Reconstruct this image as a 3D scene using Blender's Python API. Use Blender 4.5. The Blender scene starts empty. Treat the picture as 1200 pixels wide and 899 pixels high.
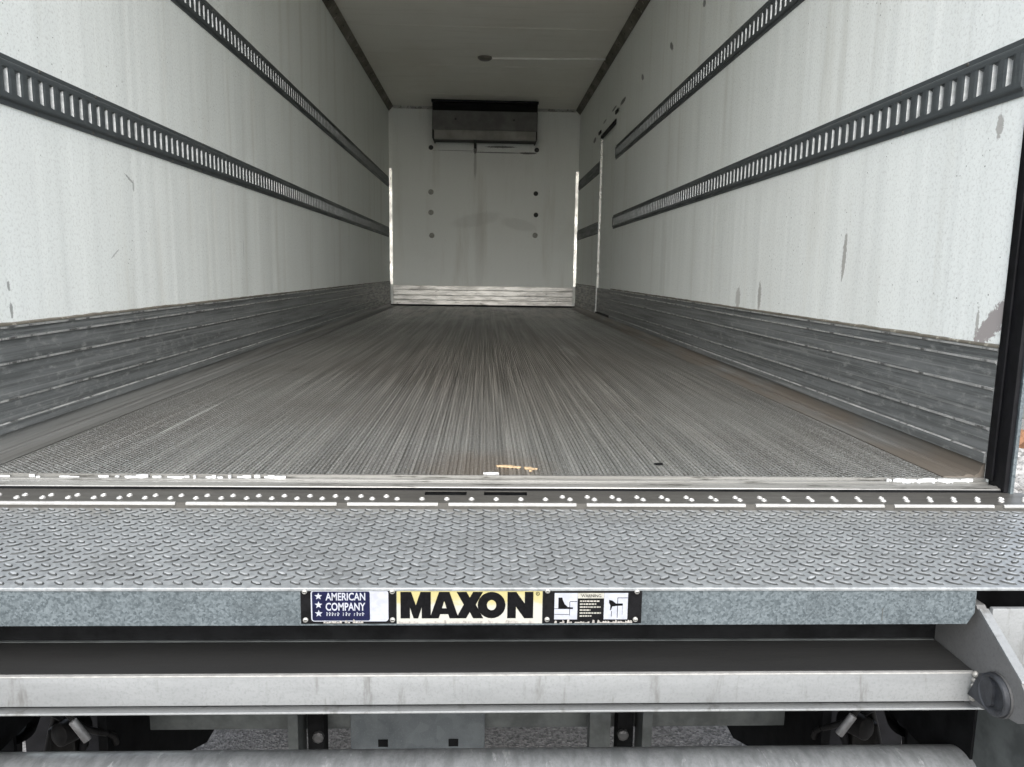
import bpy, bmesh, math, random
from mathutils import Vector, Matrix, noise as mnoise
random.seed(7)
R = math.radians
scene = bpy.context.scene
COL = scene.collection

# ------------------------------------------------------------------ camera
cam_d = bpy.data.cameras.new('camera')
cam = bpy.data.objects.new('camera', cam_d); COL.objects.link(cam)
cam_d.sensor_width = 36.0; cam_d.lens = 36.0 * 879.53 / 1200.0
cam_d.clip_start = 0.02; cam_d.clip_end = 2000
PI_, YA, RO = 0.149076, 0.0376262, 0.0152588
fw = Vector((math.sin(YA) * math.cos(PI_), math.cos(YA) * math.cos(PI_), -math.sin(PI_)))
rt = Vector((math.cos(YA), -math.sin(YA), 0)); up = rt.cross(fw)
r2 = math.cos(RO) * rt + math.sin(RO) * up; u2 = -math.sin(RO) * rt + math.cos(RO) * up
cam.matrix_world = Matrix(((r2.x, u2.x, -fw.x, 0.0217), (r2.y, u2.y, -fw.y, 0.0), (r2.z, u2.z, -fw.z, 0.4644), (0, 0, 0, 1)))
scene.camera = cam

# ------------------------------------------------------------------ sky, sun, exposure (overcast day, light from behind the camera)
SUN_EL, SUN_ROT = R(40), R(180)
world = bpy.data.worlds.new('World'); scene.world = world; world.use_nodes = True
wn = world.node_tree; wn.nodes.clear()
sky = wn.nodes.new('ShaderNodeTexSky'); sky.sky_type = 'NISHITA'; sky.sun_disc = False
sky.sun_elevation = SUN_EL; sky.sun_rotation = SUN_ROT; sky.air_density = 1.0; sky.dust_density = 2.0; sky.ozone_density = 1.0
hs = wn.nodes.new('ShaderNodeHueSaturation'); hs.inputs['Saturation'].default_value = 0.42
bg = wn.nodes.new('ShaderNodeBackground'); bg.inputs['Strength'].default_value = 0.12
wo = wn.nodes.new('ShaderNodeOutputWorld')
wn.links.new(sky.outputs['Color'], hs.inputs['Color']); wn.links.new(hs.outputs['Color'], bg.inputs['Color']); wn.links.new(bg.outputs['Background'], wo.inputs['Surface'])
sd = bpy.data.lights.new('sun', 'SUN'); sd.energy = 1.0; sd.angle = R(60); sd.color = (1.0, 0.985, 0.96)
sun = bpy.data.objects.new('sun', sd); COL.objects.link(sun)
sun.rotation_euler = Vector((0, math.cos(SUN_EL), -math.sin(SUN_EL))).to_track_quat('-Z', 'Y').to_euler()
vs = scene.view_settings
vs.view_transform = 'Standard'; vs.look = 'None'; vs.gamma = 1.0; vs.use_curve_mapping = False
vs.exposure = 1.93
scene.cycles.diffuse_bounces = 8; scene.cycles.max_bounces = 12
scene.cycles.use_denoising = True

# ------------------------------------------------------------------ mesh helpers
class MB:
    def __init__(s): s.v = []; s.f = []; s.m = []
    def quad(s, a, b, c, d, m=0):
        n = len(s.v); s.v += [a, b, c, d]; s.f.append((n, n + 1, n + 2, n + 3)); s.m.append(m); return s
    def poly(s, pts, m=0):
        n = len(s.v); s.v += list(pts); s.f.append(tuple(range(n, n + len(pts)))); s.m.append(m); return s
    def box(s, x0, x1, y0, y1, z0, z1, m=0, bev=0.0):
        if bev <= 0:
            n = len(s.v)
            s.v += [(x0, y0, z0), (x1, y0, z0), (x1, y1, z0), (x0, y1, z0), (x0, y0, z1), (x1, y0, z1), (x1, y1, z1), (x0, y1, z1)]
            for f in ((3, 2, 1, 0), (4, 5, 6, 7), (0, 1, 5, 4), (1, 2, 6, 5), (2, 3, 7, 6), (3, 0, 4, 7)):
                s.f.append(tuple(n + i for i in f)); s.m.append(m)
            return s
        b = bmesh.new(); r = bmesh.ops.create_cube(b, size=1.0)
        for v in b.verts:
            v.co = Vector((x0 + (v.co.x + .5) * (x1 - x0), y0 + (v.co.y + .5) * (y1 - y0), z0 + (v.co.z + .5) * (z1 - z0)))
        bmesh.ops.bevel(b, geom=list(b.edges), offset=bev, segments=2, profile=0.6, affect='EDGES')
        b.verts.index_update(); n = len(s.v)
        s.v += [tuple(v.co) for v in b.verts]
        for f in b.faces: s.f.append(tuple(n + v.index for v in f.verts)); s.m.append(m)
        b.free(); return s
    def prism(s, prof, axis, a0, a1, m=0, caps=True):
        """prof: 2-D points; axis 'x': (y,z) profile, 'y': (x,z) profile, 'z': (x,y) profile"""
        def P(q, a): return {'x': (a, q[0], q[1]), 'y': (q[0], a, q[1]), 'z': (q[0], q[1], a)}[axis]
        k = len(prof); n = len(s.v)
        s.v += [P(q, a0) for q in prof] + [P(q, a1) for q in prof]
        for i in range(k):
            j = (i + 1) % k; s.f.append((n + i, n + j, n + k + j, n + k + i)); s.m.append(m)
        if caps:
            s.f.append(tuple(n + i for i in range(k))); s.m.append(m)
            s.f.append(tuple(n + k + i for i in reversed(range(k)))); s.m.append(m)
        return s
    def sheet(s, prof, axis, a0, a1, m=0):
        def P(q, a): return {'x': (a, q[0], q[1]), 'y': (q[0], a, q[1])}[axis]
        k = len(prof); n = len(s.v)
        s.v += [P(q, a0) for q in prof] + [P(q, a1) for q in prof]
        for i in range(k - 1):
            s.f.append((n + i, n + i + 1, n + k + i + 1, n + k + i)); s.m.append(m)
        return s
    def lathe(s, prof, c, axis, seg=16, m=0, close=True):
        """prof: (along, radius) rings round an axis through c"""
        c = Vector(c); A = {'x': Vector((1, 0, 0)), 'y': Vector((0, 1, 0)), 'z': Vector((0, 0, 1))}[axis] if isinstance(axis, str) else Vector(axis).normalized()
        U = A.orthogonal().normalized(); V = A.cross(U); n = len(s.v)
        for (h, r) in prof:
            for i in range(seg):
                t = 2 * math.pi * i / seg
                s.v.append(tuple(c + A * h + (U * math.cos(t) + V * math.sin(t)) * r))
        for k in range(len(prof) - 1):
            for i in range(seg):
                j = (i + 1) % seg
                s.f.append((n + k * seg + i, n + k * seg + j, n + (k + 1) * seg + j, n + (k + 1) * seg + i)); s.m.append(m)
        if close:
            s.f.append(tuple(n + i for i in reversed(range(seg)))); s.m.append(m)
            q = n + (len(prof) - 1) * seg
            s.f.append(tuple(q + i for i in range(seg))); s.m.append(m)
        return s
    def rod(s, a, b, r, seg=12, m=0):
        a = Vector(a); b = Vector(b); L = (b - a).length
        return s.lathe([(0, r * .9), (.1 * r, r), (L - .1 * r, r), (L, r * .9)], a, b - a, seg, m)
    def tube(s, pts, r, seg=8, m=0):
        for a, b in zip(pts[:-1], pts[1:]): s.lathe([(0, r), ((Vector(b) - Vector(a)).length, r)], a, Vector(b) - Vector(a), seg, m)
        return s
    def mesh(s, name, off=(0, 0, 0), smooth=None):
        me = bpy.data.meshes.new(name)
        o = Vector(off)
        me.from_pydata([tuple(Vector(v) - o) for v in s.v], [], s.f)
        me.polygons.foreach_set('material_index', s.m)
        me.update()
        if smooth:
            me.shade_smooth(); me.set_sharp_from_angle(angle=R(smooth))
        return me

def wloc(o):
    l = Vector(o.location)
    while o.parent: o = o.parent; l += Vector(o.location)
    return l
def empty(name, loc, label=None, cat=None, group=None):
    o = bpy.data.objects.new(name, None); o.location = loc; o.empty_display_size = .05; COL.objects.link(o)
    tag(o, label, cat, group); return o
def tag(o, label=None, cat=None, group=None, kind=None):
    if label: o['label'] = label
    if cat: o['category'] = cat
    if group: o['group'] = group
    if kind: o['kind'] = kind
    return o
def obj(name, mb, mats, parent=None, at=None, smooth=None, label=None, kind=None):
    """mb in world coordinates; the object's origin goes to `at` (world)"""
    base = wloc(parent) if parent else Vector((0, 0, 0))
    at = Vector(at) if at is not None else (base if parent else Vector((0, 0, 0)))
    me = mb.mesh(name, at, smooth) if isinstance(mb, MB) else mb
    o = bpy.data.objects.new(name, me); COL.objects.link(o)
    if isinstance(mb, MB):
        for m in (mats if isinstance(mats, (list, tuple)) else [mats]): me.materials.append(m)
    if parent: o.parent = parent
    o.location = at - base
    if label: o['label'] = label
    if kind: o['kind'] = kind
    return o

# ------------------------------------------------------------------ material helpers
class G:
    def __init__(s, name):
        s.mat = bpy.data.materials.new(name); s.mat.use_nodes = True; s.nt = s.mat.node_tree; s.nt.nodes.clear()
        s.out = s.nt.nodes.new('ShaderNodeOutputMaterial'); s.b = s.nt.nodes.new('ShaderNodeBsdfPrincipled')
        s.nt.links.new(s.b.outputs[0], s.out.inputs[0]); s._pos = None
    def lk(s, v, sock):
        if hasattr(v, 'is_output'): s.nt.links.new(v, sock)
        else: sock.default_value = v
    @property
    def pos(s):
        if s._pos is None: s._pos = s.nt.nodes.new('ShaderNodeNewGeometry').outputs['Position']
        return s._pos
    def xyz(s, v=None):
        n = s.nt.nodes.new('ShaderNodeSeparateXYZ'); s.lk(v or s.pos, n.inputs[0]); return n.outputs
    def m(s, op, a, b=0.0, c=None, clamp=False):
        n = s.nt.nodes.new('ShaderNodeMath'); n.operation = op; n.use_clamp = clamp
        s.lk(a, n.inputs[0]); s.lk(b, n.inputs[1])
        if c is not None: s.lk(c, n.inputs[2])
        return n.outputs[0]
    def scale(s, k, v=None):
        n = s.nt.nodes.new('ShaderNodeVectorMath'); n.operation = 'MULTIPLY'; s.lk(v or s.pos, n.inputs[0]); n.inputs[1].default_value = k; return n.outputs[0]
    def noise(s, k, detail=3, rough=.55, sc=1.0, dist=0.0):
        n = s.nt.nodes.new('ShaderNodeTexNoise'); s.lk(s.scale(k) if isinstance(k, tuple) else s.pos, n.inputs['Vector'])
        n.inputs['Scale'].default_value = sc if isinstance(k, tuple) else k
        n.inputs['Detail'].default_value = detail; n.inputs['Roughness'].default_value = rough; n.inputs['Distortion'].default_value = dist
        return n.outputs[0]
    def voro(s, k, feat='F1', out='Distance', rnd=1.0):
        n = s.nt.nodes.new('ShaderNodeTexVoronoi'); n.feature = feat; s.lk(s.scale(k) if isinstance(k, tuple) else s.pos, n.inputs['Vector'])
        n.inputs['Scale'].default_value = 1.0 if isinstance(k, tuple) else k; n.inputs['Randomness'].default_value = rnd
        return n.outputs[out]
    def ramp(s, f, a, b, lo=0.0, hi=1.0):
        n = s.nt.nodes.new('ShaderNodeMapRange'); n.interpolation_type = 'SMOOTHSTEP'
        s.lk(f, n.inputs[0]); n.inputs[1].default_value = a; n.inputs[2].default_value = b; n.inputs[3].default_value = lo; n.inputs[4].default_value = hi
        return n.outputs[0]
    def mix(s, f, a, b, mode='MIX'):
        n = s.nt.nodes.new('ShaderNodeMix'); n.data_type = 'RGBA'; n.blend_type = mode
        s.lk(f, n.inputs[0]); s.lk(col(a), n.inputs[6]); s.lk(col(b), n.inputs[7]); return n.outputs[2]
    def blob(s, u, v, cu, cv, ru, rv, rot=0.0, edge=.35, jit=None, jamp=.6):
        du = s.m('SUBTRACT', u, cu); dv = s.m('SUBTRACT', v, cv)
        if rot:
            c, q = math.cos(rot), math.sin(rot)
            du, dv = s.m('ADD', s.m('MULTIPLY', du, c), s.m('MULTIPLY', dv, q)), s.m('SUBTRACT', s.m('MULTIPLY', dv, c), s.m('MULTIPLY', du, q))
        d = s.m('SQRT', s.m('ADD', s.m('POWER', s.m('ABSOLUTE', s.m('DIVIDE', du, ru)), 2.0), s.m('POWER', s.m('ABSOLUTE', s.m('DIVIDE', dv, rv)), 2.0)))
        if jit is not None: d = s.m('ADD', d, s.m('MULTIPLY', s.m('SUBTRACT', jit, .5), jamp))
        return s.ramp(d, 1.0 - edge, 1.0 + edge, 1.0, 0.0)
    def bump(s, h, dist, strength=1.0, nrm=None):
        n = s.nt.nodes.new('ShaderNodeBump'); n.inputs['Distance'].default_value = dist; n.inputs['Strength'].default_value = strength
        s.lk(h, n.inputs['Height'])
        if nrm is not None: s.lk(nrm, n.inputs['Normal'])
        return n.outputs[0]
    def set(s, color=None, rough=None, metal=None, normal=None, spec=None):
        if color is not None: s.lk(col(color), s.b.inputs['Base Color'])
        if rough is not None: s.lk(rough, s.b.inputs['Roughness'])
        if metal is not None: s.lk(metal, s.b.inputs['Metallic'])
        if normal is not None: s.lk(normal, s.b.inputs['Normal'])
        if spec is not None: s.lk(spec, s.b.inputs['Specular IOR Level'])
        return s.mat
def col(c):
    if isinstance(c, (int, float)): return (c, c, c, 1)
    if isinstance(c, tuple) and len(c) == 3: return (*c, 1)
    return c

def mat_wall(name, side):
    g = G(name); x, y, z = g.xyz()
    if side == 'front': u, kst, kw = x, (5, 1, .5), (3.0, 1, .15)
    else: u, kst, kw = y, (1, 7, .5), (1, 3.2, .12)
    sp = g.noise(115, 3, .75)
    st = g.noise(kst, 5, .65)
    lo = g.noise(1.3, 4, .6)
    base = g.mix(g.ramp(st, .50, .78), (.862, .89, .86), (.735, .745, .695))
    base = g.mix(g.ramp(lo, .5, .75, 0, .25), base, (.74, .74, .70))
    base = g.mix(g.ramp(sp, .48, .66, 0, .55), base, (.60, .61, .58))
    # small dark specks
    vo = g.voro(38); base = g.mix(g.m('MULTIPLY', g.ramp(vo, .05, .11, 1, 0), g.ramp(g.noise(4.0, 2), .5, .62)), base, (.22, .22, .2))
    j = g.noise(85, 5, .75)
    def stain(c, marks):
        nonlocal base
        for (cu, cv, ru, rv, rot, amt) in marks:
            base = g.mix(g.m('MULTIPLY', g.blob(u, z, cu, cv, ru, rv, rot, .14, j, 2.2), amt), base, c)
    if side == 'right':
        stain((.30, .28, .26), [(2.46, .53, .012, .075, .05, .75), (1.752, .81, .012, .028, 0, .7), (3.48, .355, .03, .05, 0, .55), (3.205, .37, .018, .06, 0, .7), (1.758, .345, .006, .045, 0, .7)])
        stain((.36, .33, .32), [(1.70, .362, .085, .026, -.75, 1.0)])
        stain((.06, .06, .06), [(5.03, 1.90, .05, .02, .5, .8), (4.31, 1.92, .03, .018, .4, .7), (5.93, 1.93, .05, .02, .4, .7), (6.75, 1.93, .13, .02, .0, .9), (8.43, 1.88, .10, .025, 0, .8), (7.2, 1.96, .12, .012, 0, .8), (7.75, 1.95, .1, .012, 0, .6)])
    elif side == 'left':
        stain((.25, .25, .24), [(2.69, .757, .030, .004, -.4, .7), (2.72, .735, .006, .02, 0, .6), (1.986, .407, .006, .012, 0, .8), (1.99, .345, .006, .02, 0, .8), (2.56, .50, .03, .003, .5, .5), (3.9, .55, .004, .05, 0, .4)])
    else:
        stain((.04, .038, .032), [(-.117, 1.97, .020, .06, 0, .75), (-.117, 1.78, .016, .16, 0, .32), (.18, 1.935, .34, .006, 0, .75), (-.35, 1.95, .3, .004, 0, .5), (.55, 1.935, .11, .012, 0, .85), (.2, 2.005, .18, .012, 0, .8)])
        stain((.30, .30, .26), [(-.1, 1.1, .30, .08, .2, .16), (.45, 1.05, .22, .07, -.2, .16), (-.05, .7, .06, .6, 0, .12)])
    w = g.noise(kw, 3, .55)
    n1 = g.bump(w, .012, 1.0)
    n2 = g.bump(sp, .0006, .6, n1)
    return g.set(base, .55, 0.0, n2, .35)

def mat_ceiling():
    g = G('ceiling_panel'); x, y, z = g.xyz()
    base = g.mix(g.ramp(g.noise((1.2, .7, 1), 5, .6), .4, .7), (.90, .885, .82), (.84, .815, .74))
    base = g.mix(g.ramp(g.noise((1.5, 14, 1), 4, .6), .5, .8, 0, .25), base, (.55, .52, .45))
    return g.set(base, .55, 0, g.bump(g.noise((.6, 5, 1), 3), .004), .3)

def mat_metal(name, c0, c1, rough, metal, kst=(8, 1.2, 60), fine=220, bumpd=.0004, dirt=None, dk=None, dr=(.52, .68)):
    g = G(name)
    st = g.noise(kst, 5, .65); fi = g.noise(fine, 2, .7)
    base = g.mix(g.ramp(st, .35, .68), c0, c1)
    base = g.mix(g.ramp(fi, .45, .75, 0, .5), base, tuple(v * .62 for v in c0))
    if dirt: base = g.mix(g.ramp(g.noise(dk, 5, .7), dr[0], dr[1]), base, dirt)
    rg = g.ramp(st, .3, .75, rough * .8, min(1, rough * 1.25))
    return g.set(base, rg, metal, g.bump(fi, bumpd, .7))

def mat_galv(name, c0, c1, k=60, metal=.35, rough=.42):
    g = G(name)
    v = g.voro(k, 'F1', 'Color'); sx = g.xyz(v)[0]
    st = g.noise(9, 5, .65); fi = g.noise(300, 2, .7)
    base = g.mix(sx, c0, c1)
    base = g.mix(g.ramp(st, .42, .7, 0, .6), base, tuple(q * .7 for q in c0))
    base = g.mix(g.ramp(fi, .55, .75, 0, .6), base, tuple(min(1, q * 1.35) for q in c1))
    return g.set(base, g.m('ADD', rough - .1, g.m('MULTIPLY', sx, .25)), metal, g.bump(fi, .0004, .6))

def mat_plain(name, c, rough=.6, metal=0.0, var=.25, k=30, spec=.4, bd=.0005):
    g = G(name); n = g.noise(k, 4, .65)
    return g.set(g.mix(g.ramp(n, .35, .7), tuple(q * (1 + var) for q in c), tuple(q * (1 - var) for q in c)), rough, metal, g.bump(g.noise(k * 6, 2), bd, .6), spec)

def mat_floor():
    g = G('floor_aluminium'); x, y, z = g.xyz()
    n = g.m('FLOOR', g.m('DIVIDE', g.m('ADD', x, 2.0), .01))
    ph = g.m('FRACT', g.m('MULTIPLY', n, .618))
    te = g.m('SINE', g.m('MULTIPLY', g.m('ADD', g.m('DIVIDE', y, .0135), ph), 2 * math.pi))
    teeth = g.ramp(te, -.5, .6)
    streak = g.noise((55, 1.4, 1), 4, .6)
    patch = g.noise(1.1, 5, .62)
    base = g.mix(g.ramp(patch, .35, .68), (.27, .278, .265), (.175, .168, .155))
    base = g.mix(g.ramp(streak, .55, .75, 0, .4), base, (.42, .41, .39))
    base = g.mix(g.ramp(g.noise((120, .9, 1), 3), .6, .72, 0, .45), base, (.12, .11, .10))
    base = g.mix(g.m('MULTIPLY', g.m('SUBTRACT', 1.0, teeth), .72), base, (.10, .095, .085))
    wide = g.noise((20, .22, 1), 3, .6); rib = g.noise((100, .8, 1), 2, .5)
    base = g.mix(g.ramp(wide, .50, .68, 0, .14), base, (.42, .42, .40))
    base = g.mix(g.ramp(wide, .48, .32, 0, .22), base, (.10, .096, .086))
    base = g.mix(g.ramp(rib, .54, .70, 0, .30), base, (.46, .455, .43))
    base = g.mix(g.ramp(rib, .46, .30, 0, .45), base, (.075, .072, .065))
    fg = g.noise((170, 110, 1), 2, .7)
    base = g.mix(g.ramp(fg, .52, .64, 0, .65), base, (.46, .47, .455))
    base = g.mix(g.ramp(fg, .46, .36, 0, .65), base, (.085, .083, .076))
    j = g.noise(9, 4, .7)
    base = g.mix(g.m('MULTIPLY', g.blob(x, y, .02, 1.74, .13, .15, 0, .6, j, 1.4), .5), base, (.165, .128, .092))
    base = g.mix(g.m('MULTIPLY', g.blob(x, y, .1, 4.1, 1.15, 1.9, 0, .8, g.noise(.9, 4, .7), .8), .88), base, g.mix(g.ramp(rib, .40, .66), (.060, .054, .046), (.17, .157, .138)))
    base = g.mix(g.m('MULTIPLY', g.blob(x, y, .52, 4.45, .03, .3, .05, .5, j, 2.2), .22), base, (.48, .47, .45))
    base = g.mix(g.m('MULTIPLY', g.blob(x, y, -.88, 2.3, .006, .28, 0, .4, j, 1.2), .45), base, (.55, .55, .53))
    base = g.mix(g.m('MULTIPLY', g.ramp(y, 6.2, 8.2), g.ramp(g.noise((9, 1.2, 1), 4, .65), .40, .62)), base, (.36, .345, .32))  # sheen of the far floor painted in as paler patches
    return g.set(base, g.ramp(wide, .35, .65, .46, .36), .4, g.bump(teeth, .0016, 1.0))

def mat_border():
    g = G('floor_border_aluminium'); x, y, z = g.xyz()
    base = g.mix(g.ramp(g.noise((70, .8, 40), 5, .6), .38, .62), (.20, .20, .19), (.115, .113, .105))
    right = g.ramp(x, 1.0, 1.1)
    br = g.m('MULTIPLY', right, g.ramp(g.noise((6, 1.6, 4), 4, .6), .30, .58))
    base = g.mix(g.m('MULTIPLY', br, .7), base, (.135, .110, .085))
    return g.set(base, .5, .3, g.bump(g.noise((60, 5, 60), 3), .0008, .6))

def mat_scuff(name='scuff_aluminium'):
    g = G(name); x, y, z = g.xyz()
    long_ = g.noise((1, 1.4, 70), 5, .65)
    pat = g.noise((30, 20, 50), 5, .75)
    base = g.mix(g.ramp(long_, .38, .66), (.235, .245, .245), (.125, .132, .130))
    base = g.mix(g.ramp(pat, .50, .70, 0, .70), base, (.37, .375, .36))
    base = g.mix(g.ramp(g.noise((1, .5, 160), 3, .6), .55, .70, 0, .5), base, (.42, .425, .41))
    base = g.mix(g.ramp(g.noise((20, 6, 50), 4, .7), .62, .74, 0, .45), base, (.07, .068, .06))
    # light reflected at the far end, painted in as pale, worn patches
    far = g.m('MULTIPLY', g.ramp(y, 6.3, 9.2), g.ramp(g.noise((1, 5, 42), 4, .65), .42, .60))
    base = g.mix(g.m('MULTIPLY', far, .75), base, (.52, .51, .48))
    return g.set(base, g.ramp(pat, .3, .7, .42, .6), .45, g.bump(pat, .0015, .6))

def mat_kick():
    g = G('kick_panel_aluminium'); x, y, z = g.xyz()
    a = g.noise((4.5, 1, 26), 4, .6); b = g.noise((9, 1, 18), 4, .65)
    base = g.mix(g.ramp(a, .38, .66), (.74, .73, .70), (.40, .39, .37))
    base = g.mix(g.ramp(b, .58, .74, 0, .8), base, (.16, .155, .14))
    return g.set(base, .38, .55, g.bump(a, .002, .5))

def mat_asphalt():
    g = G('asphalt'); n = g.noise(160, 3, .7); m_ = g.noise(1.2, 4)
    v = g.voro(110, 'F1', 'Color')
    base = g.mix(g.xyz(v)[0], (.085, .082, .078), (.27, .26, .25))
    base = g.mix(g.ramp(m_, .4, .7, 0, .4), base, (.11, .106, .10))
    return g.set(base, .9, 0, g.bump(g.voro(110), .004, .8))

def mat_plate():
    g = G('tread_plate_galvanised'); x, y, z = g.xyz()
    fi = g.noise(260, 3, .7); lo = g.noise(7, 5, .65); v = g.xyz(g.voro(70, 'F1', 'Color'))[0]
    base = g.mix(v, (.255, .27, .277), (.33, .345, .35))
    base = g.mix(g.ramp(lo, .42, .7, 0, .55), base, (.195, .20, .198))
    fb = g.noise(95, 3, .7)
    base = g.mix(g.ramp(fb, .52, .68, 0, .4), base, (.40, .415, .415))
    base = g.mix(g.ramp(fb, .48, .34, 0, .4), base, (.12, .125, .123))
    base = g.mix(g.m('MULTIPLY', g.ramp(y, 1.40, 1.52), g.ramp(g.noise(14, 4, .7), .35, .6, .3, .75)), base, (.22, .212, .19))
    return g.set(base, .42, .4, g.bump(fi, .0007, .7))

M = {}
M['wall_l'] = mat_wall('white_liner_left', 'left'); M['wall_r'] = mat_wall('white_liner_right', 'right'); M['wall_f'] = mat_wall('white_liner_front', 'front')
M['ceil'] = mat_ceiling(); M['floor'] = mat_floor(); M['border'] = mat_border(); M['scuff'] = mat_scuff(); M['kick'] = mat_kick()
M['lipworn'] = mat_metal('scuff_lip_worn', (.62, .62, .60), (.34, .34, .33), .4, .4, (1, 9, 1), 200, .0004, (.13, .13, .125), (1, 14, 1), (.5, .62))
M['skin'] = mat_plain('outer_skin_white', (.72, .73, .73), .4, 0, .06, 3)
M['rail'] = mat_metal('rail_dark_zinc', (.088, .099, .103), (.068, .077, .080), .5, .25, (3, 3, 40), 260)
M['lip'] = mat_metal('slot_lip_zinc', (.48, .49, .48), (.33, .34, .33), .35, .25, (60, 60, 60), 400)
M['trim'] = mat_metal('corner_trim_brown', (.17, .155, .125), (.10, .09, .07), .6, .1, (4, 4, 4), 120, .001, (.34, .32, .27), (18, 18, 18), (.58, .66))
M['bright'] = mat_metal('bright_aluminium_trim', (.80, .80, .78), (.52, .52, .50), .30, .9, (6, 6, 5), 200, .0004, (.30, .30, .28), (30, 30, 12), (.56, .66))
M['sill'] = mat_metal('sill_aluminium', (.30, .296, .28), (.19, .186, .172), .30, .5, (1.2, 40, 40), 260, .0004, (.06, .058, .05), (5, 60, 60), (.56, .66))
M['grip'] = mat_metal('grip_strip_metal', (.095, .091, .082), (.068, .065, .058), .45, .3, (5, 20, 20), 300, .0005, (.12, .108, .098), (6, 12, 12), (.58, .7))
M['button'] = mat_metal('grip_button_metal', (.42, .415, .395), (.32, .315, .30), .35, .3, (50, 50, 50), 300)
M['plate'] = mat_plate()
M['plate_worn'] = mat_metal('tread_worn_tops', (.44, .455, .46), (.30, .312, .318), .38, .35, (14, 14, 14), 260)
M['plate_flank_shade'] = mat_plain('tread_flank_shade', (.045, .047, .046), .7, 0, .4, 40, .15)  # side shading of the lugs, mixed with grime, put into their colour
M['channel'] = mat_galv('channel_galvanised', (.066, .081, .088), (.135, .158, .168), 300, .3, .45)
M['tube'] = mat_metal('tube_galvanised', (.26, .272, .278), (.165, .174, .178), .4, .3, (42, 16, 16), 150, .0006, (.36, .37, .375), (60, 20, 20), (.58, .70))
M['alu'] = mat_metal('platform_aluminium', (.245, .253, .253), (.195, .202, .202), .42, .2, (3, 3, 14), 240, .0004, (.13, .130, .125), (30, 30, 6), (.55, .72))
M['deck'] = mat_metal('platform_deck_dark', (.017, .017, .0165), (.011, .011, .0105), .65, 0, (2, 14, 8), 200)
M['alu_shaded'] = mat_metal('end_plate_shaded', (.165, .165, .162), (.125, .125, .122), .5, .2, (6, 6, 6), 200)  # shade on the end plates put into a darker aluminium
M['beam'] = mat_plain('chassis_grey', (.075, .082, .081), .55, .2, .3, 14)
M['cplate'] = mat_galv('bracket_galvanised', (.085, .097, .105), (.12, .134, .142), 40, .3, .5)
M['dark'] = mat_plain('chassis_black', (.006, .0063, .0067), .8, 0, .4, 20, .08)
M['rod'] = mat_plain('cylinder_rod_grey', (.085, .085, .085), .4, .3, .2, 20)
M['cyl'] = mat_plain('hydraulic_cylinder_grey', (.20, .20, .20), .4, .3, .25, 30)
M['hose'] = mat_plain('oily_hose_black', (.0075, .0072, .007), .5, 0, .4, 40, .2)
M['rubber'] = mat_plain('black_rubber', (.0045, .0045, .0055), .6, 0, .4, 30, .2)
M['stub'] = mat_plain('stub_rubber', (.028, .030, .034), .5, .1, .35, 60)
M['weld'] = mat_plain('weld_bead', (.34, .33, .30), .4, .3, .4, 120)
M['evap_black'] = mat_plain('evaporator_black', (.006, .006, .006), .6, 0, .4, 20)
M['evap_grey'] = mat_plain('evaporator_grey', (.12, .12, .115), .55, .1, .2, 4)
M['evap_light'] = mat_plain('evaporator_drain_pan', (.24, .235, .215), .55, .1, .2, 4)
M['lamp'] = mat_plain('ceiling_lamp_lens', (.16, .15, .13), .3, 0, .15, 20)
M['conduit'] = mat_plain('white_conduit', (.85, .84, .80), .4, 0, .05, 8)
M['plug_light'] = mat_plain('plug_grey', (.30, .30, .27), .5, 0, .2, 30)
M['plug_dark'] = mat_plain('plug_dark', (.03, .03, .028), .5, 0, .2, 30)
M['asphalt'] = mat_asphalt()
M['concrete'] = mat_plain('concrete_wall', (.085, .092, .086), .8, 0, .2, 1.5)
M['stone'] = mat_plain('gravel_stone', (.25, .245, .235), .8, 0, .5, 9)
M['orange'] = mat_plain('orange_stone', (.17, .085, .045), .8, 0, .3, 16)
M['p_black'] = mat_plain('plate_black', (.005, .005, .0055), .6, 0, .4, 60, .08)
M['p_yellow'] = None
M['p_white'] = mat_plain('print_white', (.30, .31, .345), .5, 0, .08, 80)
M['p_cream'] = mat_plain('print_cream', (.29, .285, .25), .5, 0, .18, 120)
M['p_blue'] = mat_plain('print_navy', (.0075, .0085, .028), .6, 0, .2, 60, .08)
M['p_ink'] = mat_plain('print_ink', (.004, .004, .0045), .6, 0, .3, 200, .06)
M['p_grime'] = mat_plain('plate_grime', (.26, .245, .225), .7, 0, .4, 180)
M['screw'] = mat_plain('screw_steel', (.34, .335, .31), .35, .4, .3, 200)
M['chip'] = mat_plain('wood_chip', (.36, .265, .16), .7, 0, .3, 90)
M['scrap'] = mat_plain('white_scrap', (.50, .51, .51), .6, 0, .2, 90)
def mat_yellow():
    g = G('nameplate_yellow'); x, y, z = g.xyz()
    f = g.m('ADD', g.ramp(z, -.085, -.038), g.m('MULTIPLY', g.m('SUBTRACT', g.noise((16, 16, 40), 4, .7), .5), 1.6))
    return g.set(g.mix(g.ramp(f, .35, .95), (.34, .335, .30), (.32, .285, .13)), .45, 0, None, .4)
M['p_yellow'] = mat_yellow()

# ------------------------------------------------------------------ dimensions
W = 1.2; H = 2.475; YB = 9.80; YR = 1.66; YS = 1.672; ZG = -1.2
DY0, DY1, DZ = 7.05, 7.98, 1.85

# ================================================================== THE GROUND
g_ = MB().quad((-300, -300, ZG), (300, -300, ZG), (300, 300, ZG), (-300, 300, ZG))
tag(obj('asphalt_ground', g_, M['asphalt']), kind='structure')

# ================================================================== THE CARGO BOX
box = empty('cargo_box', (0, YR, -.06), 'white-lined refrigerated cargo box of a truck, open at the rear, grey ribbed floor', 'truck body')

fl = obj('floor', MB().box(-1.2, 1.2, YS, YB, -.06, -.006), M['dark'], box)
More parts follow.
